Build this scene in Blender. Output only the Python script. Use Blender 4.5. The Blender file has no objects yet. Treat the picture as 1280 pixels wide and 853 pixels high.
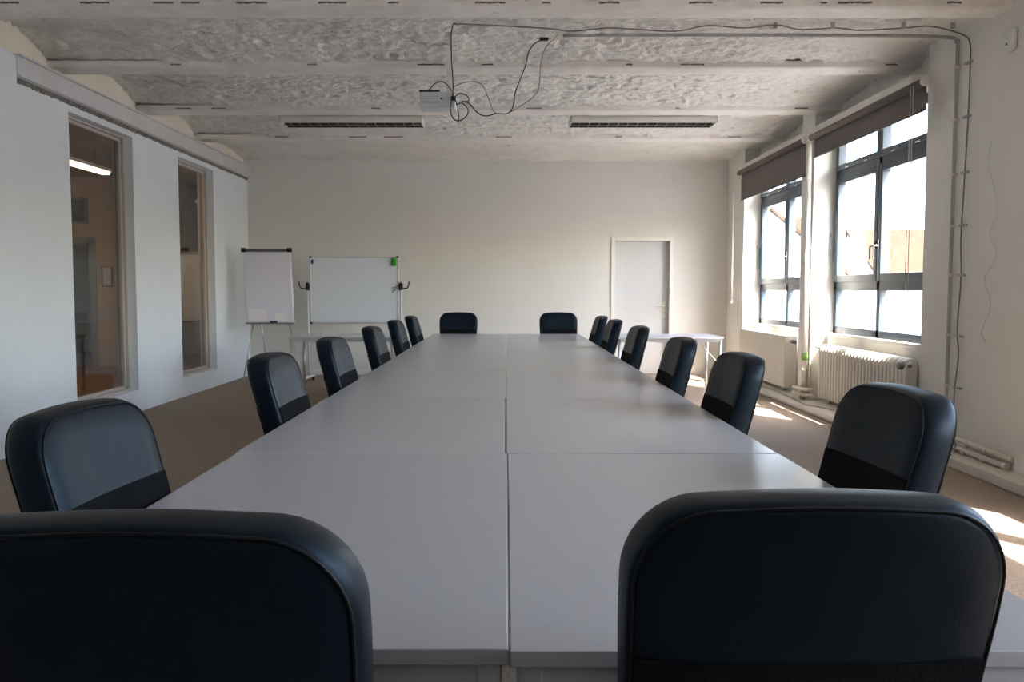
import bpy, bmesh, math, random
from mathutils import Vector, Matrix, noise
random.seed(4)
PI = math.pi
scn = bpy.context.scene
COL = scn.collection

# ------------------------------------------------------------------ helpers
class MB:
    def __init__(s): s.v = []; s.f = []
    def add(s, vs, fs):
        n = len(s.v); s.v += [tuple(v) for v in vs]; s.f += [tuple(i + n for i in f) for f in fs]
    def box(s, x0, y0, z0, x1, y1, z1):
        x0, x1 = sorted((x0, x1)); y0, y1 = sorted((y0, y1)); z0, z1 = sorted((z0, z1))
        s.add([(x0,y0,z0),(x1,y0,z0),(x1,y1,z0),(x0,y1,z0),(x0,y0,z1),(x1,y0,z1),(x1,y1,z1),(x0,y1,z1)],
              [(0,3,2,1),(4,5,6,7),(0,1,5,4),(1,2,6,5),(2,3,7,6),(3,0,4,7)])
        return s
    def tube(s, pts, r, n=8, closed=False):
        pts = [Vector(p) for p in pts]; N = len(pts)
        rings = []; up = Vector((0,0,1)); prev = None
        for i, p in enumerate(pts):
            a = pts[(i-1) % N] if (closed or i > 0) else p
            b = pts[(i+1) % N] if (closed or i < N-1) else p
            t = (b - a)
            t = t.normalized() if t.length > 1e-9 else Vector((0,0,1))
            if prev is None:
                prev = up.cross(t)
                if prev.length < 1e-3: prev = Vector((1,0,0)).cross(t)
            u = (prev - t*prev.dot(t)).normalized(); prev = u
            w = t.cross(u)
            rr = r[i] if isinstance(r, (list, tuple)) else r
            rings.append([p + (u*math.cos(2*PI*k/n) + w*math.sin(2*PI*k/n))*rr for k in range(n)])
        vs = [q for R in rings for q in R]; fs = []
        M = N if closed else N-1
        for i in range(M):
            j = (i+1) % N
            for k in range(n):
                fs.append((i*n+k, i*n+(k+1)%n, j*n+(k+1)%n, j*n+k))
        if not closed:
            fs.append(tuple(range(n-1,-1,-1))); fs.append(tuple((N-1)*n+k for k in range(n)))
        s.add(vs, fs); return s
    def cyl(s, a, b, r, n=16): return s.tube([a, b], r, n)
    def prism(s, poly, axis, a, b):
        """poly = list of 2D points, extruded along axis between a and b"""
        n = len(poly)
        def P(q, t):
            return {'x': (t, q[0], q[1]), 'y': (q[0], t, q[1]), 'z': (q[0], q[1], t)}[axis]
        s.add([P(q, a) for q in poly] + [P(q, b) for q in poly],
              [tuple(range(n-1,-1,-1)), tuple(range(n, 2*n))] + [(i, (i+1)%n, n+(i+1)%n, n+i) for i in range(n)])
        return s
    def build(s, name, mat, parent=None, bevel=0, smooth=False, seg=2):
        me = bpy.data.meshes.new(name); me.from_pydata(s.v, [], s.f)
        bm = bmesh.new(); bm.from_mesh(me); bmesh.ops.recalc_face_normals(bm, faces=bm.faces)
        bm.to_mesh(me); bm.free()
        me.materials.append(mat)
        o = bpy.data.objects.new(name, me); COL.objects.link(o)
        if parent is not None: o.parent = parent
        if bevel:
            m = o.modifiers.new('bevel', 'BEVEL'); m.width = bevel; m.segments = seg; m.limit_method = 'ANGLE'; m.angle_limit = 0.6
            for p in me.polygons: p.use_smooth = True
            w = o.modifiers.new('wn', 'WEIGHTED_NORMAL'); w.keep_sharp = True
        elif smooth:
            for p in me.polygons: p.use_smooth = True
        return o

def smooth_path(pts, k=8, closed=False):
    P = [Vector(p) for p in pts]; n = len(P); out = []
    for i in range(n if closed else n-1):
        if closed: a, b, c, d = P[(i-1)%n], P[i], P[(i+1)%n], P[(i+2)%n]
        else: a, b, c, d = P[max(i-1,0)], P[i], P[i+1], P[min(i+2,n-1)]
        for j in range(k):
            t = j/k
            out.append(0.5*((2*b) + (c-a)*t + (2*a-5*b+4*c-d)*t*t + (3*b-a-3*c+d)*t**3))
    if not closed: out.append(P[-1])
    return out

def tag(o, label, cat, group=None, kind=None):
    o['label'] = label; o['category'] = cat
    if group: o['group'] = group
    if kind: o['kind'] = kind
    return o
def struct(o, label=None):
    o['kind'] = 'structure'
    if label: o['label'] = label
    return o
def empty(name, loc=(0,0,0), rz=0):
    o = bpy.data.objects.new(name, None); o.location = loc; o.rotation_euler = (0,0,rz)
    o.empty_display_size = .1; COL.objects.link(o); return o
def copy_tree(o, parent=None):
    c = o.copy(); COL.objects.link(c); c.parent = parent
    for ch in list(o.children): copy_tree(ch, c)
    return c

# ------------------------------------------------------------------ materials
def mat(name, col, rough=.5, metal=0, bump=0, bscale=50, spec=.5, var=0, vscale=3, coat=0, detail=4, stretch=None):
    m = bpy.data.materials.new(name); m.use_nodes = True
    nt = m.node_tree; b = nt.nodes['Principled BSDF']
    b.inputs['Base Color'].default_value = (*col, 1); b.inputs['Roughness'].default_value = rough
    b.inputs['Metallic'].default_value = metal; b.inputs['Specular IOR Level'].default_value = spec
    b.inputs['Coat Weight'].default_value = coat
    tc = nt.nodes.new('ShaderNodeTexCoord'); mp = nt.nodes.new('ShaderNodeMapping')
    nt.links.new(tc.outputs['Object'], mp.inputs['Vector'])
    if stretch: mp.inputs['Scale'].default_value = stretch
    if var:
        n = nt.nodes.new('ShaderNodeTexNoise'); n.inputs['Scale'].default_value = vscale; n.inputs['Detail'].default_value = 6
        n.inputs['Roughness'].default_value = .6
        r = nt.nodes.new('ShaderNodeValToRGB')
        r.color_ramp.elements[0].position = .3; r.color_ramp.elements[1].position = .7
        r.color_ramp.elements[0].color = (*[c*(1-var) for c in col], 1); r.color_ramp.elements[1].color = (*[min(1,c*(1+var)) for c in col], 1)
        nt.links.new(mp.outputs[0], n.inputs['Vector']); nt.links.new(n.outputs['Fac'], r.inputs[0]); nt.links.new(r.outputs[0], b.inputs['Base Color'])
    if bump:
        n = nt.nodes.new('ShaderNodeTexNoise'); n.inputs['Scale'].default_value = bscale; n.inputs['Detail'].default_value = detail
        bp = nt.nodes.new('ShaderNodeBump'); bp.inputs['Strength'].default_value = bump; bp.inputs['Distance'].default_value = .01
        nt.links.new(mp.outputs[0], n.inputs['Vector']); nt.links.new(n.outputs['Fac'], bp.inputs['Height']); nt.links.new(bp.outputs[0], b.inputs['Normal'])
    return m

def emis(name, col, s):
    m = bpy.data.materials.new(name); m.use_nodes = True
    b = m.node_tree.nodes['Principled BSDF']; b.inputs['Base Color'].default_value = (*col,1)
    b.inputs['Emission Color'].default_value = (*col,1); b.inputs['Emission Strength'].default_value = s
    return m

def glass_mat(name, boost, tint=(1,1,1)):
    m = bpy.data.materials.new(name); m.use_nodes = True; nt = m.node_tree; nt.nodes.clear()
    out = nt.nodes.new('ShaderNodeOutputMaterial'); mix = nt.nodes.new('ShaderNodeMixShader')
    tr = nt.nodes.new('ShaderNodeBsdfTransparent'); gl = nt.nodes.new('ShaderNodeBsdfGlossy'); fr = nt.nodes.new('ShaderNodeFresnel')
    mu = nt.nodes.new('ShaderNodeMath'); mu.operation = 'MULTIPLY'; mu.inputs[1].default_value = boost; mu.use_clamp = True
    tr.inputs[0].default_value = (*tint,1); gl.inputs['Roughness'].default_value = .02; fr.inputs[0].default_value = 1.5
    ge = nt.nodes.new('ShaderNodeNewGeometry'); iv = nt.nodes.new('ShaderNodeMath'); iv.operation = 'SUBTRACT'; iv.inputs[0].default_value = 1
    m2 = nt.nodes.new('ShaderNodeMath'); m2.operation = 'MULTIPLY'
    nt.links.new(ge.outputs['Backfacing'], iv.inputs[1]); nt.links.new(fr.outputs[0], mu.inputs[0])
    nt.links.new(mu.outputs[0], m2.inputs[0]); nt.links.new(iv.outputs[0], m2.inputs[1]); nt.links.new(m2.outputs[0], mix.inputs[0])
    nt.links.new(tr.outputs[0], mix.inputs[1]); nt.links.new(gl.outputs[0], mix.inputs[2]); nt.links.new(mix.outputs[0], out.inputs[0])
    return m

def plaster_rough(name, col):
    m = bpy.data.materials.new(name); m.use_nodes = True; nt = m.node_tree; b = nt.nodes['Principled BSDF']
    b.inputs['Roughness'].default_value = .75; b.inputs['Specular IOR Level'].default_value = .3
    tc = nt.nodes.new('ShaderNodeTexCoord')
    def N(scale, det, rough=.6, sc=(1,1,1), dist=0):
        mp = nt.nodes.new('ShaderNodeMapping'); mp.inputs['Scale'].default_value = sc
        n = nt.nodes.new('ShaderNodeTexNoise'); n.inputs['Scale'].default_value = scale; n.inputs['Detail'].default_value = det
        n.inputs['Roughness'].default_value = rough; n.inputs['Distortion'].default_value = dist
        nt.links.new(tc.outputs['Object'], mp.inputs[0]); nt.links.new(mp.outputs[0], n.inputs['Vector']); return n
    def R(n, p0, p1, c0, c1):
        r = nt.nodes.new('ShaderNodeValToRGB'); r.color_ramp.elements[0].position = p0; r.color_ramp.elements[1].position = p1
        r.color_ramp.elements[0].color = (*c0,1); r.color_ramp.elements[1].color = (*c1,1); nt.links.new(n.outputs['Fac'], r.inputs[0]); return r
    base = R(N(2.2, 5), .35, .65, tuple(c*.9 for c in col), col)
    chips = R(N(9, 8, .7, (.6,1.6,1), .6), .64, .69, (1,1,1), (.34,.31,.29))
    stains = R(N(24, 6, .6, (1,1.2,1), .3), .60, .74, (1,1,1), (.62,.58,.55))
    m1 = nt.nodes.new('ShaderNodeMix'); m1.data_type = 'RGBA'; m1.blend_type = 'MULTIPLY'; m1.inputs[0].default_value = 1
    m2 = nt.nodes.new('ShaderNodeMix'); m2.data_type = 'RGBA'; m2.blend_type = 'MULTIPLY'; m2.inputs[0].default_value = .8
    nt.links.new(base.outputs[0], m1.inputs[6]); nt.links.new(chips.outputs[0], m1.inputs[7])
    nt.links.new(m1.outputs[2], m2.inputs[6]); nt.links.new(stains.outputs[0], m2.inputs[7]); nt.links.new(m2.outputs[2], b.inputs['Base Color'])
    bn = N(26, 7, .6); bp = nt.nodes.new('ShaderNodeBump'); bp.inputs['Strength'].default_value = 1; bp.inputs['Distance'].default_value = .013
    nt.links.new(bn.outputs['Fac'], bp.inputs['Height']); nt.links.new(bp.outputs[0], b.inputs['Normal'])
    return m

M = {}
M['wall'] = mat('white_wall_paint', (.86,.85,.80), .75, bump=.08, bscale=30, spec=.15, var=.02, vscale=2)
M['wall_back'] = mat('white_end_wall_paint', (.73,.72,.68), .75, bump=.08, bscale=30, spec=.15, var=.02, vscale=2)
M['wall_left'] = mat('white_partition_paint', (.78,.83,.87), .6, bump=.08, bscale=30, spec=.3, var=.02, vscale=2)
M['cream'] = mat('cream_paint', (.82,.76,.64), .65, bump=.15, bscale=20, spec=.3, var=.04, vscale=2)
M['plaster'] = plaster_rough('flaking_white_plaster', (.88,.85,.80))
M['plaster_dark'] = plaster_rough('old_plaster', (.50,.46,.42))
M['beam'] = mat('painted_beam', (.84,.80,.75), .6, bump=.25, bscale=14, var=.08, vscale=6, detail=8)
M['steel_beam'] = mat('grey_painted_steel', (.62,.62,.62), .5, var=.06, vscale=4)
M['crack'] = mat('crumbled_joint', (.22,.20,.18), .9, bump=1, bscale=60, var=.7, vscale=40)
M['trim'] = mat('white_gloss_trim', (.80,.78,.72), .4, var=.03)
M['plinth'] = mat('cream_plinth', (.74,.70,.62), .45, var=.05, vscale=5)
M['door'] = mat('white_door', (.60,.61,.615), .6, spec=.12)
M['window_grey'] = mat('window_blue_grey', (.045,.070,.095), .35)
M['carpet'] = mat('brown_carpet', (.37,.30,.24), .95, bump=.8, bscale=260, spec=.1, var=.22, vscale=60, detail=3)
M['laminate'] = mat('grey_laminate', (.42,.425,.445), .27, bump=.02, bscale=300, spec=.45, var=.015, vscale=60)
M['laminate_edge'] = mat('grey_edge', (.42,.42,.44), .4)
M['alu'] = mat('silver_metal', (.62,.64,.66), .32, metal=.75)
M['alu_dark'] = mat('dark_metal', (.18,.18,.18), .4, metal=.6)
M['table_frame'] = mat('grey_powder_coat', (.50,.51,.53), .4, metal=.2)
M['side_top'] = mat('light_grey_top', (.60,.60,.63), .35)
M['leather'] = mat('black_leather', (.0018,.0038,.0085), .45, bump=.05, bscale=260, spec=.34, detail=3)
M['leather'].node_tree.nodes['Principled BSDF'].inputs['Specular Tint'].default_value = (.56,.80,1,1)
M['fabric'] = mat('black_fabric', (.004,.0045,.006), .9, bump=.5, bscale=500, spec=.15)
M['piping'] = mat('black_piping', (.003,.004,.006), .45, spec=.3)
M['chrome'] = mat('chrome', (.7,.7,.72), .15, metal=1)
M['blind'] = mat('grey_blind', (.185,.165,.155), .8, bump=.2, bscale=500, spec=.2)
M['rad'] = mat('cream_radiator', (.72,.68,.60), .4, var=.05, vscale=8)
M['rad_panel'] = mat('beige_radiator', (.70,.65,.57), .45, var=.02)
M['pipe'] = mat('cream_pipe', (.68,.62,.54), .45, var=.08, vscale=10)
M['conduit'] = mat('grey_conduit', (.42,.42,.42), .5)
M['cable'] = mat('black_cable', (.015,.014,.014), .4)
M['cable_grey'] = mat('grey_cable', (.20,.18,.17), .5)
M['cable_white'] = mat('white_cable', (.85,.85,.82), .4)
M['white_plastic'] = mat('white_plastic', (.80,.80,.80), .35)
M['projector'] = mat('projector_grey', (.60,.64,.66), .4)
M['black_plastic'] = mat('black_plastic', (.012,.012,.013), .4)
M['louvre'] = mat('louvre_metal', (.45,.42,.42), .22, metal=.9)
M['louvre_in'] = mat('lamp_inside', (.10,.075,.07), .35, metal=.5)
M['paper'] = mat('flipchart_paper', (.80,.82,.94), .6)
M['board'] = mat('whiteboard', (.73,.80,.87), .22, spec=.5)
M['sheet'] = mat('bright_paper', (.90,.90,.95), .6)
M['green'] = mat('green_sponge', (.06,.42,.03), .7)
M['green2'] = mat('dark_green_felt', (.03,.25,.02), .8)
M['navy'] = mat('navy', (.01,.02,.10), .5)
M['roof'] = mat('orange_tiles', (.052,.034,.023), .9, spec=.05, bump=1, bscale=3, var=.15, vscale=2)
M['render'] = mat('pale_render', (.80,.74,.66), .8, var=.04)
M['render_white'] = mat('white_render', (.85,.84,.82), .8, var=.03)
M['win_ext'] = mat('dark_pane', (.12,.14,.16), .15)
M['tarmac'] = mat('pale_ground', (.22,.215,.21), .9, var=.1)
M['beige_room'] = mat('beige_room_wall', (.70,.56,.43), .7, bump=.1, bscale=20)
M['brown_floor'] = mat('office_floor', (.33,.20,.10), .6, var=.1, vscale=5)
M['grey_floor'] = mat('grey_lino', (.30,.30,.32), .5)
M['door_grey'] = mat('blue_grey_paint', (.33,.37,.40), .5)
M['frame_l'] = mat('beige_window_frame', (.50,.46,.42), .5)
M['tube_on'] = emis('warm_tube', (1,.72,.42), 17)
M['glass'] = glass_mat('window_glass', 1.6)
M['glass_left'] = glass_mat('interior_glass', 1.7, (.93,.93,.94))

# ------------------------------------------------------------------ room constants
XL, XLU = -3.93, -3.98          # left partition face, wall above it
YB, YF = 12.75, -4.6            # back wall, wall behind the camera
XP, XN, XPAR, XW = 3.38, 3.51, 3.57, 3.655   # pier face, near pier face, parapet face, window plane
ZB = 3.23                       # underside of ceiling beams
BEAMS = [-3.38, -1.83, -.28, 1.27, 2.82, 4.37, 5.92, 7.47, 9.2, 10.87]
WINS = [(9.60, 11.90), (7.03, 9.22), (1.72, 4.02), (-.85, 1.40)]
ZS, ZH = .83, 3.0

# ------------------------------------------------------------------ floor
o = MB().box(-4.3, YF-.2, -.12, 3.9, YB+.2, 0).build('floor', M['carpet']); struct(o)

# ------------------------------------------------------------------ ceiling (shallow brick vaults between beams)
def rise(x):
    t = min(1, max(0, (-x-2.6)/1.3)); return .085 + .115*t*t*(3-2*t)
def vault_z(x, y):
    edges = [YF-.3] + BEAMS + [YB+.15]
    for a, b in zip(edges[:-1], edges[1:]):
        if a <= y <= b:
            c = (a+b)/2; h = (b-a)/2; t = (y-c)/h
            last = b > YB
            r = rise(x)*(.55 if last else 1)
            if last: return ZB + .015 + r*(1 - t*t) , .35
            return ZB + .02 + r*(1 - t*t), 1.0
    return ZB + .02, 1
def bumpy(x, y, amp):
    p = Vector((x*1.0, y*1.35, 0))
    a = noise.fractal(p*4.5, .9, 2.1, 4)
    q = Vector((x*6.5, y*11, 3.3)) + Vector((noise.noise(p*5), noise.noise(p*5+Vector((7,7,7))), 0))*1.6
    r = 1 - abs(noise.noise(q))*2
    r2 = 1 - abs(noise.noise(q*2.3 + Vector((4, 2, 8))))*2
    c = noise.fractal(p*26 + Vector((3, 1, 7)), .8, 2.2, 2)
    pit = max(0, noise.noise(q*1.2 + Vector((9, 3, 4))) - .30)
    return amp*1.15*(.010*a + .016*max(0, r-.5) + .011*max(0, r2-.5) + .004*c - .06*pit)
def ceil_mesh(x0, x1, ys, dx):
    nx = int((x1-x0)/dx); V = []; F = []
    for y in ys:
        for i in range(nx+1):
            x = x0 + (x1-x0)*i/nx
            z, a = vault_z(x, y)
            V.append((x, y, z - bumpy(x, y, a)*1.5))
    for j in range(len(ys)-1):
        for i in range(nx):
            k = j*(nx+1)+i
            F.append((k, k+1, k+nx+2, k+nx+1))
    return V, F
def frange(a, b, s):
    n = max(1, round((b-a)/s)); return [a + (b-a)*i/n for i in range(n+1)]
mb = MB()
mb.add(*ceil_mesh(-4.0, 3.75, frange(YF-.3, 4.37, .08), .1))
mb.add(*ceil_mesh(-4.0, 3.75, frange(4.37, YB+.15, .02), .022))
ceil = mb.build('ceiling', M['plaster'], smooth=True); struct(ceil)
o = MB().box(-4.3, YF-.3, 3.75, 4.0, YB+.3, 3.9).build('light_block_slab', M['plaster_dark']); struct(o); o.name = 'ceiling'  # unseen slab above the vaults, added to block light from overhead

# beams: lower flange with slightly ragged edges
for i, y in enumerate(BEAMS):
    hw = .125 if y > 4 else .11
    mb = MB(); n = 150; rows = []
    xs = [-4.0 + 7.72*k/n for k in range(n+1)]
    prof = [(-hw-.02, .05), (-hw, .006), (-hw+.01, 0), (-.03, .002), (.05, .001), (hw-.01, 0), (hw, .006), (hw+.02, .05)]
    V = []; F = []
    for x in xs:
        for (dy, dz) in prof:
            j = .006*noise.noise(Vector((x*3, y+dy*9, i))) + .003*noise.noise(Vector((x*15, dy*30, i)))
            V.append((x, y+dy + (j if abs(dy) > .08 else 0), ZB + dz + (j*.5)))
    m = len(prof)
    for a in range(n):
        for b in range(m-1):
            k = a*m+b; F.append((k, k+1, k+m+1, k+m))
    mb.add(V, F)
    o = mb.build('trim_%d' % (i+1), M['beam'], smooth=True); struct(o)
    # broken plaster joint along the near edge of the beam
    rnd = random.Random(i*7+1); x = -3.8; mb = MB()
    while x < 3.5 and y > 4:
        x += rnd.uniform(.04, .6) if y < 7 else rnd.uniform(.2, 1.6); L = rnd.uniform(.04, .24); n = max(4, int(L/.008)); V = []; F = []
        for k in range(n+1):
            xx = x + L*k/n; wdt = (.002 + .026*abs(noise.noise(Vector((xx*26, i, 2)))))*abs(math.sin(PI*k/n))**.5 + .0005
            j = .010*noise.noise(Vector((xx*22, i, 5)))
            V += [(xx, y-hw-.018+j, ZB+.026), (xx, y-hw-.018+j-wdt, ZB+.012)]
        for k in range(n): F.append((2*k, 2*k+1, 2*k+3, 2*k+2))
        if x+L < 3.55: mb.add(V, F)
        x += L
    if mb.v: mb.build('cracked_joint', M['crack'], o)

# ------------------------------------------------------------------ walls
# back wall with a recessed door opening
DX0, DX1, DZ = 1.66, 2.50, 2.05
mb = MB()
mb.box(-4.3, YB, 0, DX0, YB+.3, 3.75); mb.box(DX1, YB, 0, 3.9, YB+.3, 3.75); mb.box(DX0, YB, DZ, DX1, YB+.3, 3.75)
mb.box(DX0, YB+.25, 0, DX1, YB+.3, DZ)
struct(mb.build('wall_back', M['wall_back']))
struct(MB().box(-4.3, YF-.2, 0, 3.9, YF, 3.75).build('wall_front', M['beige_room']))

# right wall: piers, parapets, lintels
mb = MB()
edges = []
mb.box(XP, 11.90, 0, 3.74, YB+.01, 3.6)            # pier by the back corner
mb.box(XP, 9.22, 0, 3.74, 9.60, 3.6)               # pier between the two far windows
mb.box(XN, 6.07, 0, 3.74, 7.03, 3.6)               # near pier
mb.box(XN-.05, 5.55, 0, 3.74, 6.07, 3.6)
mb.box(XN-.085, 4.02, 0, 3.74, 5.55, 3.6)
mb.box(XN-.05, 1.40, 0, 3.74, 1.72, 3.6)
mb.box(XN-.05, YF, 0, 3.74, -.85, 3.6)
for a, b in WINS:
    mb.box(XPAR, a, 0, 3.74, b, ZS-.035)           # parapet under the window
struct(mb.build('wall_right', M['wall']))
mb = MB()
for a, b in WINS:                                   # rough wall over the windows
    mb.box(XPAR+.03, a, ZH, 3.74, b, 3.6)
    mb.box(3.74, a-.15, ZH, 3.93, b+.15, 3.6)  # outer window head, added and deepened to cut off the high sun
o = mb.build('wall_right', M['plaster']); struct(o)
for k, (a, b) in enumerate(WINS):
    o = MB().box(XP-.02 if k < 2 else XN-.07, a-.02, 2.985, XPAR+.04, b+.02, 3.085).build('trim_%d' % (20+k), M['trim'], bevel=.012); struct(o)

# left partition with two tall interior windows
LW = [(7.58, 8.86), (10.08, 11.28)]
LZ0, LZ1 = .235, 2.905
mb = MB()
ys = [6.40, LW[0][0], LW[0][1], LW[1][0], LW[1][1], YB]
mb.box(-4.15, ys[0]-11, 0, XL, ys[1], 2.975); mb.box(-4.15, ys[2], 0, XL, ys[3], 2.975); mb.box(-4.15, ys[4], 0, XL, ys[5], 2.975)
for a, b in LW:
    mb.box(-4.15, a, 0, XL, b, LZ0); mb.box(-4.15, a, LZ1, XL, b, 2.975)
struct(mb.build('wall_left', M['wall_left']))
o = MB().box(-4.15, YF, 2.99, XLU, YB, 3.75).build('wall_left', M['cream']); struct(o)
o = MB().box(-4.0, YF, 0, -3.87, 6.70, 3.155).build('wall_left', M['wall_left'], bevel=.006); struct(o)
# steel channel and crumbled joint under it
mb = MB(); mb.box(XLU-.02, 6.70, 3.01, -3.865, YB-.01, 3.155); mb.box(XLU-.02, 6.70, 3.155, -3.835, YB-.01, 3.17); mb.box(XLU-.02, 6.70, 2.998, -3.845, YB-.01, 3.012)
o = mb.build('trim_30', M['steel_beam']); struct(o)
n = 400; V = []; F = []
for k in range(n+1):
    y = 6.70 + (YB-6.72)*k/n
    for (x, z) in ((-3.90, 3.0), (-3.925, 2.975), (-3.935, 2.955)):
        q = .012*noise.noise(Vector((y*9, z*30, 1))) + .008*noise.noise(Vector((y*31, z*50, 5)))
        V.append((x+q, y, z+q*.8))
for k in range(n):
    for b in range(2): i = k*3+b; F.append((i, i+1, i+4, i+3))
mb = MB(); mb.add(V, F); o = mb.build('trim_31', M['crack']); struct(o)

# baseboards, plinth
struct(MB().box(-3.1, YB-.015, 0, DX0-.1, YB, .085).build('baseboard_back', M['trim'], bevel=.003))
mb = MB(); mb.box(3.26, 4.0, 0, 3.56, 6.98, .072)
struct(mb.build('baseboard_right', M['plinth'], bevel=.006))
arc = [(3.62, 0), (3.19, 0), (3.185, .03), (3.20, .06), (3.235, .078), (3.30, .085), (3.62, .085)]
struct(MB().prism([(p[0], p[1]) for p in arc], 'y', 6.98, YB-.01).build('baseboard_right', M['plinth'], bevel=.006))

# ------------------------------------------------------------------ door in the back wall
d = empty('door_1', (DX0, YB, 0)); struct(d)
mb = MB()
for x0, x1, z0, z1 in ((-.055, .0, 0, DZ), (DX1-DX0, DX1-DX0+.055, 0, DZ), (-.055, DX1-DX0+.055, DZ, DZ+.055)):
    mb.box(x0, -.02, z0, x1, .0, z1)
mb.build('door_frame', M['trim'], d)
MB().box(.0, .10, .01, DX1-DX0, .14, DZ).build('door_leaf', M['door'], d)
w = DX1-DX0
MB().box(w-.085, .092, .88, w-.045, .10, 1.14).build('handle_plate', M['trim'], d, bevel=.003)
hm = MB(); hm.tube([(w-.065, .095, 1.06), (w-.065, .05, 1.06), (w-.075, .04, 1.06), (w-.19, .038, 1.055)], .009, 8)
hm.build('door_handle', M['trim'], d, smooth=True)
MB().cyl((w-.065, .088, .95), (w-.065, .1, .95), .009, 12).build('keyhole', M['alu_dark'], d)

# ------------------------------------------------------------------ windows in the right wall
def window(idx, a, b):
    w = empty('window_%d' % idx, (XW, a, ZS)); struct(w)
    L = b - a; H = ZH - ZS; c = L/2
    T0, T1 = .465, .585       # lower transom (relative z)
    U0, U1 = 1.66, 1.79     # upper transom
    mb = MB(); fx0, fx1 = -.03, .05
    for (y0, y1, z0, z1) in ((0, .07, 0, H), (L-.07, L, 0, H), (0, L, 0, .075), (0, L, H-.07, H), (0, L, T0, T1), (0, L, U0, U1)):
        mb.box(fx0, y0, z0, fx1, y1, z1)
    mb.box(fx0, c-.035, 0, fx1, c+.035, H)
    mb.build('window_frame', M['window_grey'], w, bevel=.005)
    # sashes
    for s, (y0, y1) in enumerate(((.045, c-.004), (c+.004, L-.045))):
        for (z0, z1, t, nm) in ((T1-.03, U0+.03, .075, 'casement'), (U1-.03, H-.045, .06, 'top_light')):
            sm = MB()
            x0, x1 = fx0-.022, fx1-.02
            sm.box(x0, y0, z0, x1, y0+t, z1); sm.box(x0, y1-t, z0, x1, y1, z1)
            sm.box(x0, y0+t, z0, x1, y1-t, z0+t); sm.box(x0, y0+t, z1-t, x1, y1-t, z1)
            sa = sm.build(nm, M['window_grey'], w, bevel=.006)
            MB().box(.0, y0+t-.01, z0+t-.01, .006, y1-t+.01, z1-t+.01).build('pane', M['glass'], sa)
            if nm == 'casement':
                hy = y1-t/2 if s == 0 else y0+t/2
                hb = MB(); hb.box(x0-.008, hy-.012, 1.16-.3, x0, hy+.012, 1.16-.2)
                hz = .90
                hb.tube([(x0, hy, hz), (x0-.045, hy, hz), (x0-.05, hy, hz-.01), (x0-.05, hy, hz-.13)], .009, 8)
                hb.build('window_handle', M['chrome'] if s == 0 else M['alu_dark'], sa, bevel=.002)
            else:
                for q in (.28, .72):
                    yy = y0 + (y1-y0)*q
                    MB().box(x0-.006, yy-.04, z0+.005, x0, yy+.04, z0+.02).build('latch', M['chrome'], sa, bevel=.002)
        MB().box(.0, y0+.02, .07, .006, y1-.02, T0+.01).build('pane', M['glass'], w)
    # opener rod on the far reveal
    rb = MB(); rb.box(-.075, L-.035, .78, -.045, L-.004, 1.06); rb.tube([(-.085, L-.02, .76), (-.085, L-.02, 1.10)], .006, 6)
    rb.build('opener', M['conduit'], w, bevel=.002)
    MB().box(XPAR-.012-XW, .0, -.035, -.035, L-.0, 0).build('window_sill', M['trim'], w, bevel=.004)
    return w
for i, (a, b) in enumerate(WINS): window(i+1, a, b)

# interior windows in the left partition
for i, (a, b) in enumerate(LW):
    w = empty('window_%d' % (len(WINS)+1+i), (XL, a, LZ0)); struct(w)
    L = b-a; H = LZ1-LZ0
    mb = MB()
    for (y0, y1, z0, z1) in ((0, .018, 0, H), (L-.018, L, 0, H), (0, L, 0, .018), (0, L, H-.018, H)):
        mb.box(-.185, y0, z0, -.09, y1, z1)
    for (y0, y1, z0, z1) in ((.018, .05, .018, H-.018), (L-.05, L-.018, .018, H-.018), (.018, L-.018, .018, .05), (.018, L-.018, H-.05, H-.018)):
        mb.box(-.165, y0, z0, -.12, y1, z1)
    mb.build('window_frame', M['frame_l'], w, bevel=.003)
    MB().box(-.145, .04, .04, -.139, L-.04, H-.04).build('pane', M['glass_left'], w)

# ------------------------------------------------------------------ neighbouring room seen through the interior windows
mb = MB(); mb.box(-9.4, 5.0, -.12, -4.16, 14.3, 0)
o = mb.build('floor', M['brown_floor']); struct(o)
mb = MB()
AY = 14.2
ox0, ox1, oz = -7.90, -7.08, 2.1
mb.box(-9.4, AY, 0, ox0, AY+.15, 3.4); mb.box(ox1, AY, 0, -6.3, AY+.15, 3.4); mb.box(-6.4, AY, 0, -6.3, 17.4, 3.4); mb.box(-6.4, 17.3, 0, -4.10, 17.4, 3.4); mb.box(ox0, AY, oz, ox1, AY+.15, 2.42); mb.box(ox0, AY, 2.86, ox1, AY+.15, 3.4)
mb.box(-9.5, 4.8, 0, -9.35, 14.3, 3.4); mb.box(-9.4, 4.8, 0, -4.15, 4.95, 3.4)
mb.box(-4.16, 12.76, 0, -4.10, 17.4, 3.4)
o = mb.build('wall_office', M['beige_room']); struct(o)
mb = MB()
V, F = [], []
nx, ny = 90, 160
for j in range(ny+1):
    for i in range(nx+1):
        x = -9.5 + 5.4*i/nx; y = 4.8 + 9.5*j/ny
        V.append((x, y, 3.18 + .10*abs(math.sin((y-5.92)/1.6*PI)) - bumpy(x, y, 1.2)*1.5))
for j in range(ny):
    for i in range(nx):
        k = j*(nx+1)+i; F.append((k, k+1, k+nx+2, k+nx+1))
mb.add(V, F); o = mb.build('ceiling', M['plaster_dark'], smooth=True); struct(o)
struct(MB().box(-9.5, 4.8, 3.4, -4.15, 17.5, 3.5).build('ceiling', M['plaster_dark']))
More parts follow.
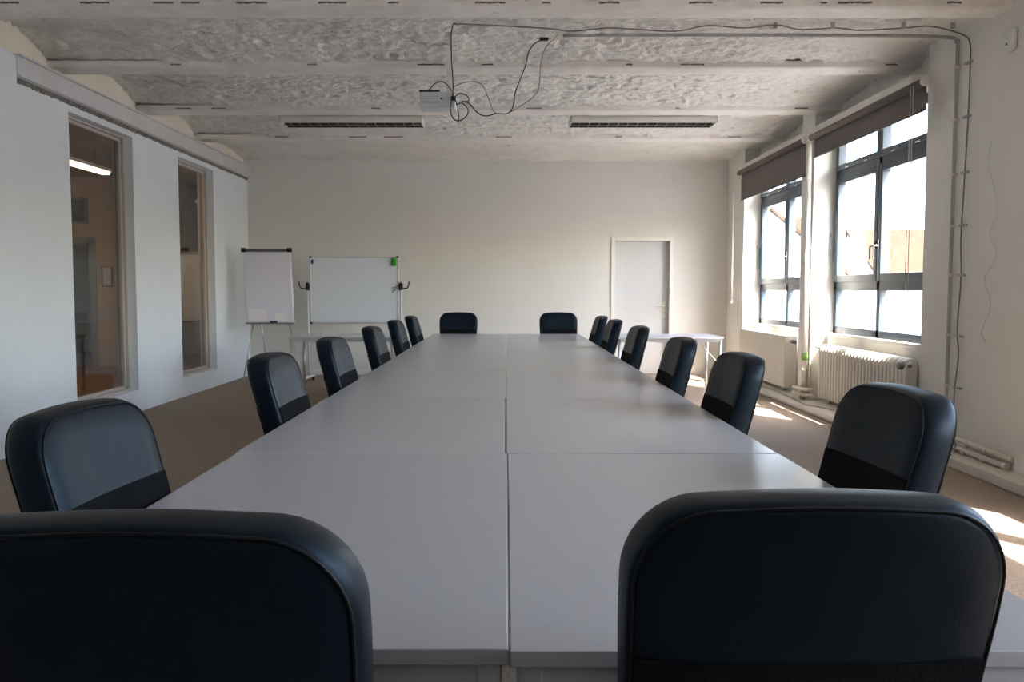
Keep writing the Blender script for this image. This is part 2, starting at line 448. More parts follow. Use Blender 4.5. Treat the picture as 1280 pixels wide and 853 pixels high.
# doorway surround + room beyond
d = empty('door_2', (ox0, AY, 0)); struct(d)
mb = MB(); w = ox1-ox0
mb.box(-.10, -.03, 0, 0, .17, oz+.1); mb.box(w, -.03, 0, w+.12, .17, oz+.1); mb.box(-.10, -.03, oz, w+.12, .17, oz+.1)
mb.build('door_frame', M['door_grey'], d, bevel=.004)
wz = empty('window_8', (ox0, AY, 2.42)); struct(wz)
mb = MB(); mb.box(0, -.02, 0, .05, .1, .44); mb.box(w-.05, -.02, 0, w, .1, .44); mb.box(0, -.02, 0, w, .1, .05); mb.box(0, -.02, .39, w, .1, .44)
mb.build('window_frame', M['door_grey'], wz); MB().box(.05, .04, .05, w-.05, .046, .39).build('pane', M['glass_left'], wz)
o = MB().box(-9.4, AY+.101, -.12, -4.1, 17.5, 0).build('floor', M['grey_floor']); struct(o)
mb = MB(); mb.box(-9.4, 17.4, 0, -6.4, 17.5, 3.4); mb.box(-9.5, 14.3, 0, -9.4, 17.5, 3.4)
o = mb.build('wall_corridor', M['wall_left']); struct(o)
# things beyond: desk with a box and cable heap, picture frame on the wall
t = empty('desk', (-8.0, 15.6, 0)); tag(t, 'small desk seen through the doorway of the neighbouring office', 'desk')
MB().box(-.6, -.35, .70, .6, .35, .73).build('desk_top', M['side_top'], t, bevel=.003)
for sx in (-.56, .56):
    for sy in (-.31, .31): MB().box(sx-.02, sy-.02, 0, sx+.02, sy+.02, .70).build('leg', M['alu_dark'], t)
o = MB().box(-8.15, 15.35, .73, -7.85, 15.6, .88).build('storage_box', M['navy'], bevel=.01); tag(o, 'dark blue box standing on the desk beyond the office doorway', 'box')
o = MB().box(-7.75, 15.4, .73, -7.55, 15.6, .80).build('paper_stack', M['white_plastic'], bevel=.004); tag(o, 'white stack of papers on the desk beyond the office doorway', 'papers')
p = empty('picture_frame', (-6.78, AY-.02, 1.53)); tag(p, 'thin dark picture frame on the beige office wall beside the grey doorway', 'picture')
mb = MB(); mb.box(-.09, -.01, -.17, -.075, .02, .17); mb.box(.075, -.01, -.17, .09, .02, .17); mb.box(-.09, -.01, .155, .09, .02, .17); mb.box(-.09, -.01, -.17, .09, .02, -.155)
mb.build('frame', M['alu_dark'], p); MB().box(-.075, .005, -.155, .075, .015, .155).build('sheet', M['paper'], p)

def tube_lamp(x, y0, y1, z, label, lit, cz=3.2):
    t = empty('tube_lamp', (x, y0, z)); tag(t, label, 'ceiling lamp')
    L = y1-y0
    MB().box(-.09, 0, .03, .09, L, .075).build('housing', M['alu_dark'] if not lit else M['white_plastic'], t, bevel=.004)
    for sx in (-.035, .035):
        MB().cyl((sx, .03, .008), (sx, L-.03, .008), .016, 10).build('fluorescent_tube', M['tube_on'] if lit else M['white_plastic'], t, smooth=True)
    for q in (.15, .85): MB().cyl((0, L*q, .075), (0, L*q, cz-z), .006, 6).build('hanger', M['alu_dark'], t)
    return t
tube_lamp(-5.60, 9.6, 11.8, 2.92, 'lit warm fluorescent lamp in the neighbouring office, nearest', True)
tube_lamp(-5.60, 12.1, 13.9, 2.92, 'unlit grey lamp behind the lit one in the neighbouring office', False)
tube_lamp(-4.72, 12.95, 13.4, 2.62, 'short lit lamp end glimpsed at the top of the narrow far interior window', True)

# ------------------------------------------------------------------ conference tables
def table_mesh(W, L):
    t = empty('conference_table')
    MB().box(-W/2, -L/2, .735-.027, W/2, L/2, .735).build('tabletop', M['laminate'], t, bevel=.0025)
    mb = MB(); e = .012
    for s in (-1, 1):
        mb.box(s*(W/2-e), -L/2+.05, .655, s*(W/2-e-.022), L/2-.05, .708)
        mb.box(-W/2+.05, s*(L/2-e), .655, W/2-.05, s*(L/2-e-.022), .708)
    mb.build('frame', M['table_frame'], t, bevel=.002)
    for sx in (-1, 1):
        for sy in (-1, 1):
            lx, ly = sx*(W/2-.032), sy*(L/2-.032)
            lg = MB().box(lx-.022, ly-.022, .02, lx+.022, ly+.022, .708).build('leg', M['table_frame'], t, bevel=.006)
            MB().cyl((lx, ly, 0), (lx, ly, .02), .018, 12).build('glide', M['black_plastic'], lg)
    return t
W = .94
ROWS = [(1.28, 2.858), (2.862, 4.36), (4.364, 5.90), (5.904, 7.50), (7.504, 9.13), (9.134, 10.76)]
OFF = [(.0035, .0065), (-.0045, .0025), (-.0005, .0015), (-.0015, .0005), (-.005, .002), (-.004, .0)]
ORD = ['nearest the camera', 'second from the camera', 'third from the camera', 'fourth from the camera', 'fifth from the camera', 'farthest from the camera']
protos = {}
for r, (y0, y1) in enumerate(ROWS):
    L = round(y1-y0, 3)
    for s, side in ((-1, 'left'), (1, 'right')):
        if L not in protos: t = protos[L] = table_mesh(W, L)
        else: t = copy_tree(protos[L])
        off = OFF[r][s > 0]
        t.location = (s*W/2 + off, (y0+y1)/2 + (-.008 if (r == 0 and s > 0) else 0), 0)
        tag(t, 'light grey conference table in the %s half of the long block, %s' % (side, ORD[r]), 'table', 'tables pushed together as one long block')

# ------------------------------------------------------------------ chairs
HW, ZT, ZBOT, TH = .245, 1.005, .50, .092
def outline(hw, z0, z1, r, rb=.02, n=10):
    pts = []
    def arc(cx, cz, rad, a0, a1, k):
        for i in range(k+1):
            a = a0 + (a1-a0)*i/k; pts.append((cx+rad*math.cos(a), cz+rad*math.sin(a)))
    arc(hw-rb, z0+rb, rb, -PI/2, 0, 3)
    for i in range(1, 10): pts.append((hw, z0+rb + (z1-r-z0-rb)*i/10))
    arc(hw-r, z1-r, r, 0, PI/2, n)
    for i in range(1, 12): pts.append((hw-r - (2*hw-2*r)*i/12, z1 + .006*math.sin(PI*i/12)))
    arc(-hw+r, z1-r, r, PI/2, PI, n)
    for i in range(1, 10): pts.append((-hw, z1-r - (z1-r-z0-rb)*i/10))
    arc(-hw+rb, z0+rb, rb, PI, 1.5*PI, 3)
    for i in range(1, 12): pts.append((-hw+rb + (2*hw-2*rb)*i/12, z0))
    return pts
LEAN = math.tan(math.radians(15))
def warp(x, y, z):
    # taper a little towards the bottom, curve round the sitter, lean back
    k = 1 - .06*max(0, (.85-z))/.35
    return (x*k, y + .22*x*x - (z-.735)*LEAN, z)
def make_chair():
    root = empty('conference_chair')
    P = outline(HW, ZBOT, ZT, .105)
    zc = (ZBOT+ZT)/2; n = len(P)
    half = [(-TH/2-.004, .85), (-TH/2-.004, .55), (-TH/2-.003, .28), (-TH/2-.001, .06), (-TH/2+.001, .012), (-TH/2+.006, .003), (-TH/2+.016, 0), (-.015, -.003)]
    rings = half + [(-y, i) for y, i in half[::-1]]
    V = []; F = []
    H2 = (ZT-ZBOT)/2
    for (y, ins) in rings:
        for (x, z) in P:
            if abs(ins) <= .03:
                X = x*(1-ins/HW); Z = zc + (z-zc)*(1-ins/H2)
            else:
                X = x*(1-ins); Z = zc + (z-zc)*(1-ins)
            wr = .0015*noise.noise(Vector((X*14, Z*14, y*20)))
            V.append(warp(X, y + wr, Z))
    for a in range(len(rings)-1):
        for k in range(n):
            F.append((a*n+k, a*n+(k+1)%n, (a+1)*n+(k+1)%n, (a+1)*n+k))
    F.append(tuple(range(n-1,-1,-1))); F.append(tuple((len(rings)-1)*n+k for k in range(n)))
    mb = MB(); mb.add(V, F); back = mb.build('backrest', M['leather'], root, smooth=True)
    for s in (-1, 1):
        path = [warp(x*(1-.007/HW), s*(TH/2-.001), zc+(z-zc)*(1-.007/H2)) for x, z in P]
        MB().tube(path, .0022, 6, closed=True).build('piping', M['piping'], back, smooth=True)
        # dark cloth panel closing the lower back, front and rear
        V = []; F = []; nx, nz = 16, 10
        for layer in (0, 1):
            for j in range(nz+1):
                for i in range(nx+1):
                    x = -(HW-.010) + 2*(HW-.010)*i/nx; z = ZBOT+.015 + (.795-ZBOT-.015)*j/nz
                    V.append(warp(x, s*(TH/2+ (.0055 if layer == 0 else .0)), z))
        q = (nx+1)*(nz+1)
        for j in range(nz):
            for i in range(nx):
                k = j*(nx+1)+i; F.append((k, k+1, k+nx+2, k+nx+1)); F.append((q+k, q+k+nx+1, q+k+nx+2, q+k+1))
        for i in range(nx):
            F.append((i, q+i, q+i+1, i+1)); k = nz*(nx+1)+i; F.append((k, k+1, q+k+1, q+k))
        for j in range(nz):
            k = j*(nx+1); F.append((k, k+nx+1, q+k+nx+1, q+k)); k += nx; F.append((k, q+k, q+k+nx+1, k+nx+1))
        mb = MB(); mb.add(V, F); mb.build('cloth_panel', M['fabric'], root, smooth=False)
    # seat
    sp = outline(.19, -.22, .22, .06, .04, 6); sy = .27
    V = []; F = []; rg = [(.425, .5), (.425, .03), (.432, .006), (.445, 0), (.465, 0), (.478, .006), (.485, .03), (.49, .3), (.492, .6)]
    n = len(sp)
    for (z, ins) in rg:
        for (x, y) in sp: V.append((x*(1-ins/.22 if ins < .05 else 1-ins), sy + y*(1-ins/.22 if ins < .05 else 1-ins), z))
    for a in range(len(rg)-1):
        for k in range(n): F.append((a*n+k, a*n+(k+1)%n, (a+1)*n+(k+1)%n, (a+1)*n+k))
    F.append(tuple(range(n-1,-1,-1))); F.append(tuple((len(rg)-1)*n+k for k in range(n)))
    mb = MB(); mb.add(V, F); mb.build('seat', M['leather'], root, smooth=True)
    # cantilever tube frame
    fr = MB()
    path = []
    for s in (-1, 1):
        side = [(s*.17, .035, .56), (s*.17, .045, .44), (s*.17, .07, .415), (s*.17, .10, .412), (s*.17, .40, .412), (s*.17, .445, .40), (s*.17, .46, .37), (s*.17, .46, .06), (s*.17, .45, .03), (s*.17, .41, .0135), (s*.17, .05, .0135), (s*.16, -.005, .0135), (s*.12, -.02, .0135)]
        path.append(side)
    full = path[0] + [(0, -.02, .0135)] + path[1][::-1]
    fr.tube(smooth_path(full, 4), .0125, 10)
    fr.build('frame', M['chrome'], root, smooth=True)
    return root
CH = [ # x(front of backrest), y, facing angle offset(deg), scale z, side, label
    # side 'L' faces +x
]
chair_defs = []
def place_chair(px, py, rz, sz, label, group, proto=[None]):
    if proto[0] is None:
        c = proto[0] = make_chair()
    else: c = copy_tree(proto[0])
    c.location = (px, py, 0); c.rotation_euler = (0, 0, rz); c.scale = (1, 1, sz)
    tag(c, label, 'chair', group)
    return c
nth = ['nearest the camera', 'second from the camera', 'third from the camera', 'fourth from the camera', 'fifth from the camera', 'farthest from the camera']
LY = [(2.09, -5), (3.79, -1), (5.10, -1), (6.64, 0), (8.05, 0), (9.40, 0)]
RY = [(2.39, 4), (3.82, 1.5), (5.09, 0), (6.73, 0), (8.24, 0), (9.42, 0)]
XC = .94 + TH/2 + .030
for k, (y, a) in enumerate(LY):
    place_chair(-XC-(.012 if k == 0 else 0), y, -PI/2 + math.radians(a), 1.0, 'black leather chair on the left side of the long table, %s' % nth[k], 'chairs along the left side of the table')
for k, (y, a) in enumerate(RY):
    place_chair(XC+(.063 if k == 0 else .008), y, PI/2 + math.radians(a), 1.01 if k == 0 else 1.0, 'black leather chair on the right side of the long table, %s' % nth[k], 'chairs along the right side of the table')
place_chair(.392, 1.10, 0, 1.035, 'black leather chair close to the camera at the near table end, right one', 'chairs at the near end of the table').scale.x = .975
place_chair(-.405, .96, 0, 1.045, 'black leather chair close to the camera at the near table end, cut off at left', 'chairs at the near end of the table')
place_chair(-.62, 10.84, PI, 1.0, 'black leather chair at the far table end, left one in front of the whiteboard side', 'chairs at the far end of the table')
place_chair(.685, 10.84, PI, 1.0, 'black leather chair at the far table end, right one beside the white door', 'chairs at the far end of the table')

# ------------------------------------------------------------------ side tables
def side_table(x0, x1, y0, y1, label, z=.745):
    t = empty('side_table', ((x0+x1)/2, (y0+y1)/2, 0)); tag(t, label, 'table', 'narrow tables against the back wall')
    w, l = x1-x0, y1-y0
    MB().box(-w/2, -l/2, z-.022, w/2, l/2, z).build('tabletop', M['side_top'], t, bevel=.003)
    mb = MB()
    for s in (-1, 1):
        mb.box(-w/2+.02, s*(l/2-.03), z-.062, w/2-.02, s*(l/2-.055), z-.022); mb.box(s*(w/2-.02), -l/2+.03, z-.062, s*(w/2-.045), l/2-.03, z-.022)
    mb.build('frame', M['alu'], t, bevel=.002)
    for sx in (-1, 1):
        for sy in (-1, 1):
            lx, ly = sx*(w/2-.03), sy*(l/2-.045)
            lg = MB().cyl((lx, ly, .02), (lx, ly, z-.022), .019, 14).build('leg', M['alu'], t, smooth=True)
            MB().cyl((lx, ly, 0), (lx, ly, .02), .021, 12).build('foot_cap', M['black_plastic'], lg)
        MB().cyl((sx*(w/2-.04), -.28*l/.8+.02, .45), (sx*(w/2-.28), -.20*l/.8, z-.03), .005, 6).build('brace', M['alu'], t)
    return t
side_table(-2.66, -1.36, 10.10, 10.85, 'grey side table with silver legs in front of the whiteboard', .735)
side_table(1.30, 2.54, 9.68, 10.42, 'light grey side table with silver legs in front of the white door', .755)

# ------------------------------------------------------------------ whiteboard
t = empty('whiteboard', (-2.135, 11.75, 0)); tag(t, 'wheeled whiteboard with silver stand in front of the back wall', 'whiteboard')
hw = .615
MB().box(-hw, -.012, .845, hw, .012, 1.76).build('board', M['board'], t, bevel=.002)
mb = MB()
for (x0, x1, z0, z1) in ((-hw-.012, -hw+.006, .835, 1.77), (hw-.006, hw+.012, .835, 1.77), (-hw, hw, .832, .85), (-hw, hw, 1.755, 1.772)):
    mb.box(x0, -.018, z0, x1, .018, z1)
mb.build('board_frame', M['alu'], t, bevel=.002)
for sx in (-1, 1):
    for z in (.84, 1.765): MB().box(sx*(hw-.02), -.021, z-.014, sx*(hw+.014), .021, z+.014).build('corner_cap', M['black_plastic'], t, bevel=.003)
    px = sx*(hw+.04)
    po = MB().cyl((px, .0, .09), (px, .0, 1.33), .017, 12).build('pole', M['white_plastic'], t, smooth=True)
    cl = MB(); cl.box(px-.028, -.03, 1.30, px+.028, .03, 1.39)
    cl.tube(smooth_path([(px, -.02, 1.325), (px+sx*.06, -.03, 1.325), (px+sx*.10, -.035, 1.34), (px+sx*.12, -.035, 1.42)], 4), .010, 8)
    cl.cyl((px, -.02, 1.37), (px, -.05, 1.40), .02, 10)
    cl.build('clamp', M['black_plastic'], t, bevel=.003)
    ft = MB().box(px-.02, -.28, .06, px+.02, .28, .095).build('foot', M['white_plastic'], t, bevel=.006)
    for yy in (-.25, .25):
        MB().cyl((px-.014, yy, .03), (px+.014, yy, .03), .03, 14).build('caster', M['black_plastic'], ft, smooth=False)
MB().box(-hw+.015, .02, .1, hw-.015, .04, .12).build('crossbar', M['white_plastic'], t)
for lab, nm, cat, m, (x, z), (sx, sz) in (
    ('small blue label holder at the top left corner of the whiteboard', 'board_magnet', 'magnet', 'navy', (-.585, 1.70), (.014, .03)),
    ('green board eraser at the top right corner of the whiteboard', 'board_eraser', 'eraser', 'green', (.56, 1.695), (.035, .055))):
    e = empty(nm, (-2.135+x, 11.715, z)); tag(e, lab, cat)
    MB().box(-sx, .0, -sz, sx, .022, sz).build('body', M[m], e, bevel=.004)
    if m == 'green': MB().box(-sx+.005, -.012, -sz+.003, sx-.03, .0, sz-.003).build('felt', M['green2'], e, bevel=.003)
pos = [(.54,1.335),(.565,1.335),(.545,1.30),(.575,1.31),(.59,1.345),(.60,1.325),(.56,1.29),(.535,1.265),(.605,1.36)]
magp = None
for (x, z) in pos:
    if magp is None: magp = MB().cyl((0,0,0), (0,.012,0), .008, 10).build('round_magnet', M['black_plastic']); g = magp
    else: g = magp.copy(); COL.objects.link(g)
    g.location = (-2.135+x, 11.726, z); tag(g, 'tiny black round magnet clustered at the right edge of the whiteboard', 'magnet', 'round magnets on the whiteboard')

# ------------------------------------------------------------------ flipchart
t = empty('flipchart', (-3.29, 11.55, 0), math.radians(0)); tag(t, 'flipchart easel with blank white pad in the left corner', 'flipchart')
def fl(x, y, z):     # tilt the pad back and a touch sideways
    zz = z-.84
    return (x - .075*zz, y + .14*zz, z + .02*x*0)
def flbox(x0, x1, y0, y1, z0, z1, name, m, parent=t, bevel=.002):
    mb = MB(); mb.box(x0, y0, z0, x1, y1, z1); mb.v = [fl(*v) for v in mb.v]
    return mb.build(name, m, parent, bevel=bevel)
flbox(-.31, .35, .0, .02, .84, 1.86, 'board', M['white_plastic'])
pad = flbox(-.30, .34, -.012, .0, .865, 1.84, 'paper_pad', M['paper'])
flbox(-.32, .36, -.03, .01, 1.835, 1.875, 'clamp_bar', M['alu_dark'])
flbox(-.33, -.27, -.04, .02, 1.83, 1.89, 'corner_clip', M['black_plastic']); flbox(.31, .37, -.04, .02, 1.83, 1.89, 'corner_clip', M['black_plastic'])
flbox(-.31, .35, -.06, .02, .835, .85, 'pen_tray', M['alu_dark'])
for a, b in (((-.22, .03, .86), (-.33, -.18, 0)), ((.27, .03, .86), (.50, -.14, 0)), ((-.13, .05, .92), (-.22, .70, 0))):
    lg = MB().cyl(fl(*a), b, .009, 10).build('leg', M['alu'], t, smooth=True)
c = copy_tree(t); c.location = (-4.80, 12.3, 0); tag(c, 'second flipchart standing in the neighbouring office, seen through the narrow far interior window', 'flipchart')
o = MB().box(-.012, -.012, 0, .012, .012, .10).build('marker_pen', M['navy'], bevel=.003)
o.rotation_euler = (0, PI/2, .1); o.location = (-3.26, 11.49, .865); tag(o, 'dark blue marker lying on the tray of the flipchart', 'pen')
for x, wd, h in ((-.16, .26, .17), (.16, .13, .11)):
    mb = MB(); mb.box(x-wd/2, -.0155, .868, x+wd/2, -.0135, .868+h); mb.v = [fl(*v) for v in mb.v]
    q = mb.build('paper_sheet', M['sheet']); q.location = t.location
    tag(q, 'loose white sheet leaning at the %s of the flipchart pad' % ('lower left' if x < 0 else 'lower right'), 'paper')

# ------------------------------------------------------------------ ceiling light fixtures (off)
def fixture(x0, x1, y0, y1, z0, label):
    t = empty('louvre_light', ((x0+x1)/2, (y0+y1)/2, z0)); tag(t, label, 'ceiling light', 'louvred ceiling lights')
    w, l, h = (x1-x0)/2, (y1-y0)/2, .075
    mb = MB(); mb.box(-w, -l, 0, w, -l+.012, h); mb.box(-w, l-.012, 0, w, l, h); mb.box(-w, -l, 0, -w+.012, l, h); mb.box(w-.012, -l, 0, w, l, h); mb.box(-w, -l, h-.008, w, l, h)
    mb.build('housing', M['trim'], t, bevel=.002)
    rf = MB(); rf.box(-w+.012, -l+.012, h-.02, w-.012, l-.012, h-.009); rf.box(-w+.012, l-.016, .004, w-.012, l-.0121, h-.02); rf.build('reflector', M['louvre_in'], t)
    n = 15
    for k in range(1, n):
        x = -w + 2*w*k/n
        MB().prism([(x-.004, .002), (x+.004, .002), (x+.001, .04), (x-.001, .04)], 'y', -l+.012, l-.012).build('louvre', M['louvre'], t)
    MB().prism([(-.007, .001), (.007, .001), (.002, .04), (-.002, .04)], 'x', -w+.012, w-.012).build('centre_rib', M['louvre'], t)
    for s in (-1, 1): MB().cyl((s*w*.8, 0, h), (s*w*.8, 0, h+.10), .01, 8).build('mount', M['trim'], t)
fixture(-2.53, -.94, 9.42, 9.74, 3.17, 'unlit louvred strip light on the ceiling, left of the projector')
fixture(.72, 2.36, 9.42, 9.74, 3.17, 'unlit louvred strip light on the ceiling, nearer the windows')

# ------------------------------------------------------------------ projector
PY = 7.0
def pj(px, py, y=PY):      # photo reading turned into a point of the plane y
    th = math.radians(3.494); a = math.atan((py-426.5)/1040.) + th
    # exact: ray in camera space, rotated by the downward pitch
    cx, cz = (px-632.5)/1040., -(py-426.5)/1040.
    dy = math.cos(th) + cz*math.sin(th); dz = -math.sin(th) + cz*math.cos(th)
    return (cx/dy*y, y, 1.30 + dz/dy*y)
def pz(px, py, z=3.268):
    a = pj(px, py, 1.0); k = (z-1.30)/(a[2]-1.30); return (a[0]*k, k, z)
t = empty('ceiling_projector', (-.56, PY, 2.795)); tag(t, 'small grey projector hanging from the ceiling on a white pole', 'projector')
MB().box(-.145, -.09, 0, .145, .10, .13).build('body', M['projector'], t, bevel=.012, seg=3)
mb = MB(); mb.box(-.15, -.095, .126, .02, .10, .140); mb.build('top_plate', M['black_plastic'], t, bevel=.004)
mb = MB()
for k in range(5): mb.box(-.12, -.0925, .03+.018*k, .01, -.088, .035+.018*k)
mb.build('vent', M['conduit'], t)
mb = MB(); mb.box(.11, -.12, .05, .15, -.08, .085); mb.build('plug', M['black_plastic'], t, bevel=.006)
MB().cyl((.03, -.095, .07), (.03, -.085, .07), .008, 10).build('port', M['black_plastic'], t)
pole = MB(); pole.box(.072, -.022, .12, .118, .022, .53); pole.box(.04, -.05, .50, .16, .05, .515)
pole.build('mounting_pole', M['beam'], t, bevel=.004)

def cable(name, pts, r, m, label, cat='cable', k=6):
    o = MB().tube(smooth_path(pts, k), r, 6).build(name, m, smooth=True); return tag(o, label, cat)
Y1 = 6.83
cable('cable', [pz(568,29), pz(565.5,34), pj(564,48,6.5), pj(564.5,75,6.7), pj(566,100,Y1), pj(566,118,Y1), pj(563,135,Y1), pj(566,147,Y1), pj(574,151,Y1), pj(583,145,Y1), pj(585,137,Y1), pj(578,129,Y1), pj(570,131,Y1)], .0048, M['cable'], 'black cable dropping from the ceiling beside the projector pole and looping under it')
cable('cable', [pj(571,130,Y1), pj(569,122,Y1), pj(574,117,Y1), pj(583,119,Y1), pj(586,126,Y1), pj(577,127,Y1), pj(586,129,6.8), pj(597,141,6.8), pj(608,145,6.8), pj(620,142,6.8), pj(634,142,6.8), pj(641,134,6.8), pj(644,116,6.8), pj(650,100,6.8), pj(657,82,6.75), pj(661,65,6.7), pj(668,55,6.7), pz(678,49)], .0050, M['cable'], 'thick black cable hanging in a wide bow from the projector to a ceiling plug')
cable('cable', [pj(567,109,Y1), pj(578,104,6.8), pj(592,102,6.8), pj(603,107,6.8), pj(611,124,6.8), pj(618,140,6.8), pj(633,142,6.79), pj(650,133,6.78), pj(668,120,6.75), pj(674,106,6.75), pj(676,80,6.7), pj(682,60,6.7), pz(698,43,3.27)], .0034, M['cable_grey'], 'thin dark cable arching over the projector and up to the conduit')
cable('cable', [pj(537,112,Y1), pj(543,105,Y1), pj(551,102,Y1), pj(558,105,Y1), pj(565,114,Y1)], .0045, M['cable'], 'short black lead arching from the projector to its pole')
cable('cable', [pj(572,131,Y1), pj(573,140,Y1), pj(574,150,Y1)], .0045, M['cable'], 'short straight black lead inside the loop under the projector')
t = empty('cable_plug', pz(680,49)); tag(t, 'small black plug stuck to the ceiling at the end of the thick cable', 'plug')
MB().box(-.035, -.02, -.012, .035, .02, .012).build('body', M['black_plastic'], t, bevel=.006)
for q in (-.008, .008): MB().cyl((.035, q, 0), (.055, q, 0), .003, 6).build('pin', M['chrome'], t)

# conduit and cable along the ceiling and down the right-hand pier
yc = 6.55
cond = MB(); cond.tube(smooth_path([(.44, yc, 3.265), (1.5, yc, 3.267), (2.8, yc, 3.262), (3.40, yc, 3.25), (3.475, yc, 3.21), (3.487, yc, 3.12), (3.487, yc, 2.0), (3.487, yc, 1.0), (3.487, yc, .25)], 5), .014, 8)
co = cond.build('conduit', M['conduit'], smooth=True); tag(co, 'grey conduit pipe across the ceiling and down the right-hand pier', 'conduit')
pts = [pz(567,30), pz(600,31), pz(640,33), pz(690,36), pz(715,39), pz(760,35), pz(800,37), pz(845,39), pz(885,32), pz(930,35), pz(970,31), pz(1000,37), pz(1045,35), pz(1075,38), pz(1130,35), pz(1165,33), (3.475, 6.44, 3.23), (3.49, 6.38, 3.14), (3.49, 6.37, 3.0), (3.49, 6.375, 2.6), (3.49, 6.39, 2.3), (3.49, 6.40, 2.1), (3.49, 6.42, 1.7), (3.49, 6.40, 1.4), (3.49, 6.43, 1.0), (3.49, 6.40, .8), (3.49, 6.44, .5), (3.49, 6.43, .30)]
cab = cable('cable', pts, .0052, M['cable_grey'], 'dark cable running along the ceiling and down the pier by the conduit', k=5)
for z in (3.02, 2.62, 2.2, 1.8, 1.42, .95, .55):
    MB().box(3.478, 6.36, z-.012, 3.508, 6.44, z+.004).build('cable_clip', M['conduit'], cab, bevel=.002)
    MB().box(3.470, yc-.022, z-.010, 3.508, yc+.022, z+.010).build('pipe_clip', M['pipe'], co, bevel=.002)
for px in (969, 1041, 1130, 1191):
    q = pz(px, 34); MB().box(q[0]-.012, q[1]-.012, q[2]-.01, q[0]+.012, q[1]+.012, q[2]+.035).build('cable_clip', M['conduit'], cab, bevel=.002)
cable('cable', [(3.44, 5.98, 2.35), (3.45, 6.02, 2.2), (3.45, 5.93, 2.0), (3.45, 5.90, 1.85), (3.45, 5.97, 1.7), (3.45, 5.88, 1.55), (3.45, 6.02, 1.38), (3.45, 5.93, 1.2), (3.45, 6.03, 1.0), (3.452, 5.98, .93)], .0035, M['cable_white'], 'white wavy cable hanging loose on the near right wall')

# motion detector high on the wall
t = empty('motion_detector', (3.458, 5.80, 3.0)); tag(t, 'white motion detector high on the near right wall', 'detector')
MB().prism([(-.065, -.06), (.0, -.075), (.065, -.05), (.065, .075), (-.065, .075)], 'x', -.035, 0).build('housing', M['white_plastic'], t, bevel=.012, seg=3)
MB().cyl((-.04, 0.0, -.02), (-.034, 0.0, -.02), .009, 10).build('sensor', M['alu_dark'], t)

# ------------------------------------------------------------------ blinds
def blind(y0, y1, zt, zb, label, chain_y, side, xb):
    t = empty('roller_blind', (xb, (y0+y1)/2, zt)); tag(t, label, 'blind', 'roller blinds')
    L = (y1-y0)/2
    MB().tube([(0, -L, -.03), (0, L, -.03)], .034, 20).build('roller', M['blind'], t, smooth=True)
    MB().box(.026, -L+.02, zb-zt, .031, L-.02, -.03).build('fabric', M['blind'], t)
    MB().tube([(.028, -L+.02, zb-zt), (.028, L-.02, zb-zt)], .009, 8).build('bottom_bar', M['blind'], t, smooth=True)
    for s in (-1, 1): MB().tube([(0, s*L, -.03), (0, s*(L+.035), -.03)], .038, 20).build('end_bracket', M['trim'], t, bevel=.006)
    zl = (1.12 if side else 1.25) - zt
    c = MB(); cy = chain_y - (y0+y1)/2
    for dy in (0, .045):
        c.tube([(-.055, cy+dy, -.05), (-.055, cy+dy, zl+.03)], .0028, 6)
    c.tube([(-.055, cy, zl+.03), (-.055, cy+.01, zl), (-.055, cy+.035, zl), (-.055, cy+.045, zl+.03)], .0028, 6)
    c.build('pull_chain', M['cable_white'], t, smooth=True)
blind(9.345, 11.93, 2.99, 2.575, 'grey roller blind hung lower over the farther window', 11.98, 1, 3.31)
blind(6.74, 9.185, 2.99, 2.745, 'grey roller blind rolled up higher over the nearer window', 6.80, 0, 3.33)
blind(1.7, 4.05, 2.99, 2.75, 'grey roller blind over the window beside the camera', 1.66, 0, 3.33)

# ------------------------------------------------------------------ radiators
t = empty('panel_radiator', (3.33, 10.88, 0)); tag(t, 'flat beige panel radiator under the farther window', 'radiator')
y0, y1, z0, z1 = -.96, .96, .135, .745
poly = [(0, y0)]
mb = MB(); ny = 48; V = []; F = []
prof = []
for k in range(ny):
    a = y0 + (y1-y0)*k/ny; s = (y1-y0)/ny
    prof += [(0, a), (0, a+s*.72), (.006, a+s*.78), (.006, a+s*.94)]
prof += [(0, y1), (.05, y1), (.05, y0)]
MB().prism(prof, 'z', z0, z1).build('front_panel', M['rad_panel'], t)
MB().box(.10, y0, z0, .14, y1, z1).build('rear_panel', M['rad_panel'], t)
for s in (y0, y1-.008): MB().box(.0, s-.004, z0-.005, .145, s+.012, z1+.006).build('side_cover', M['rad_panel'], t, bevel=.003)
mb = MB(); mb.box(0, y0, z1, .012, y1, z1+.006); mb.box(.13, y0, z1, .145, y1, z1+.006)
for k in range(60): a = y0 + (y1-y0)*k/60; mb.box(.012, a, z1-.002, .13, a+.012, z1+.004)
mb.build('top_grille', M['rad_panel'], t)
v = MB(); v.tube([(.07, y0-.004, .69), (.07, y0-.06, .69)], .012, 10); v.tube([(.07, y0-.06, .69), (.07, y0-.15, .69)], .022, 12)
v.build('valve', M['alu_dark'], t, smooth=True)
for yy in (-.75, .75): MB().box(.05, yy-.02, .085, .10, yy+.02, z0+.03).build('bracket', M['rad_panel'], t)

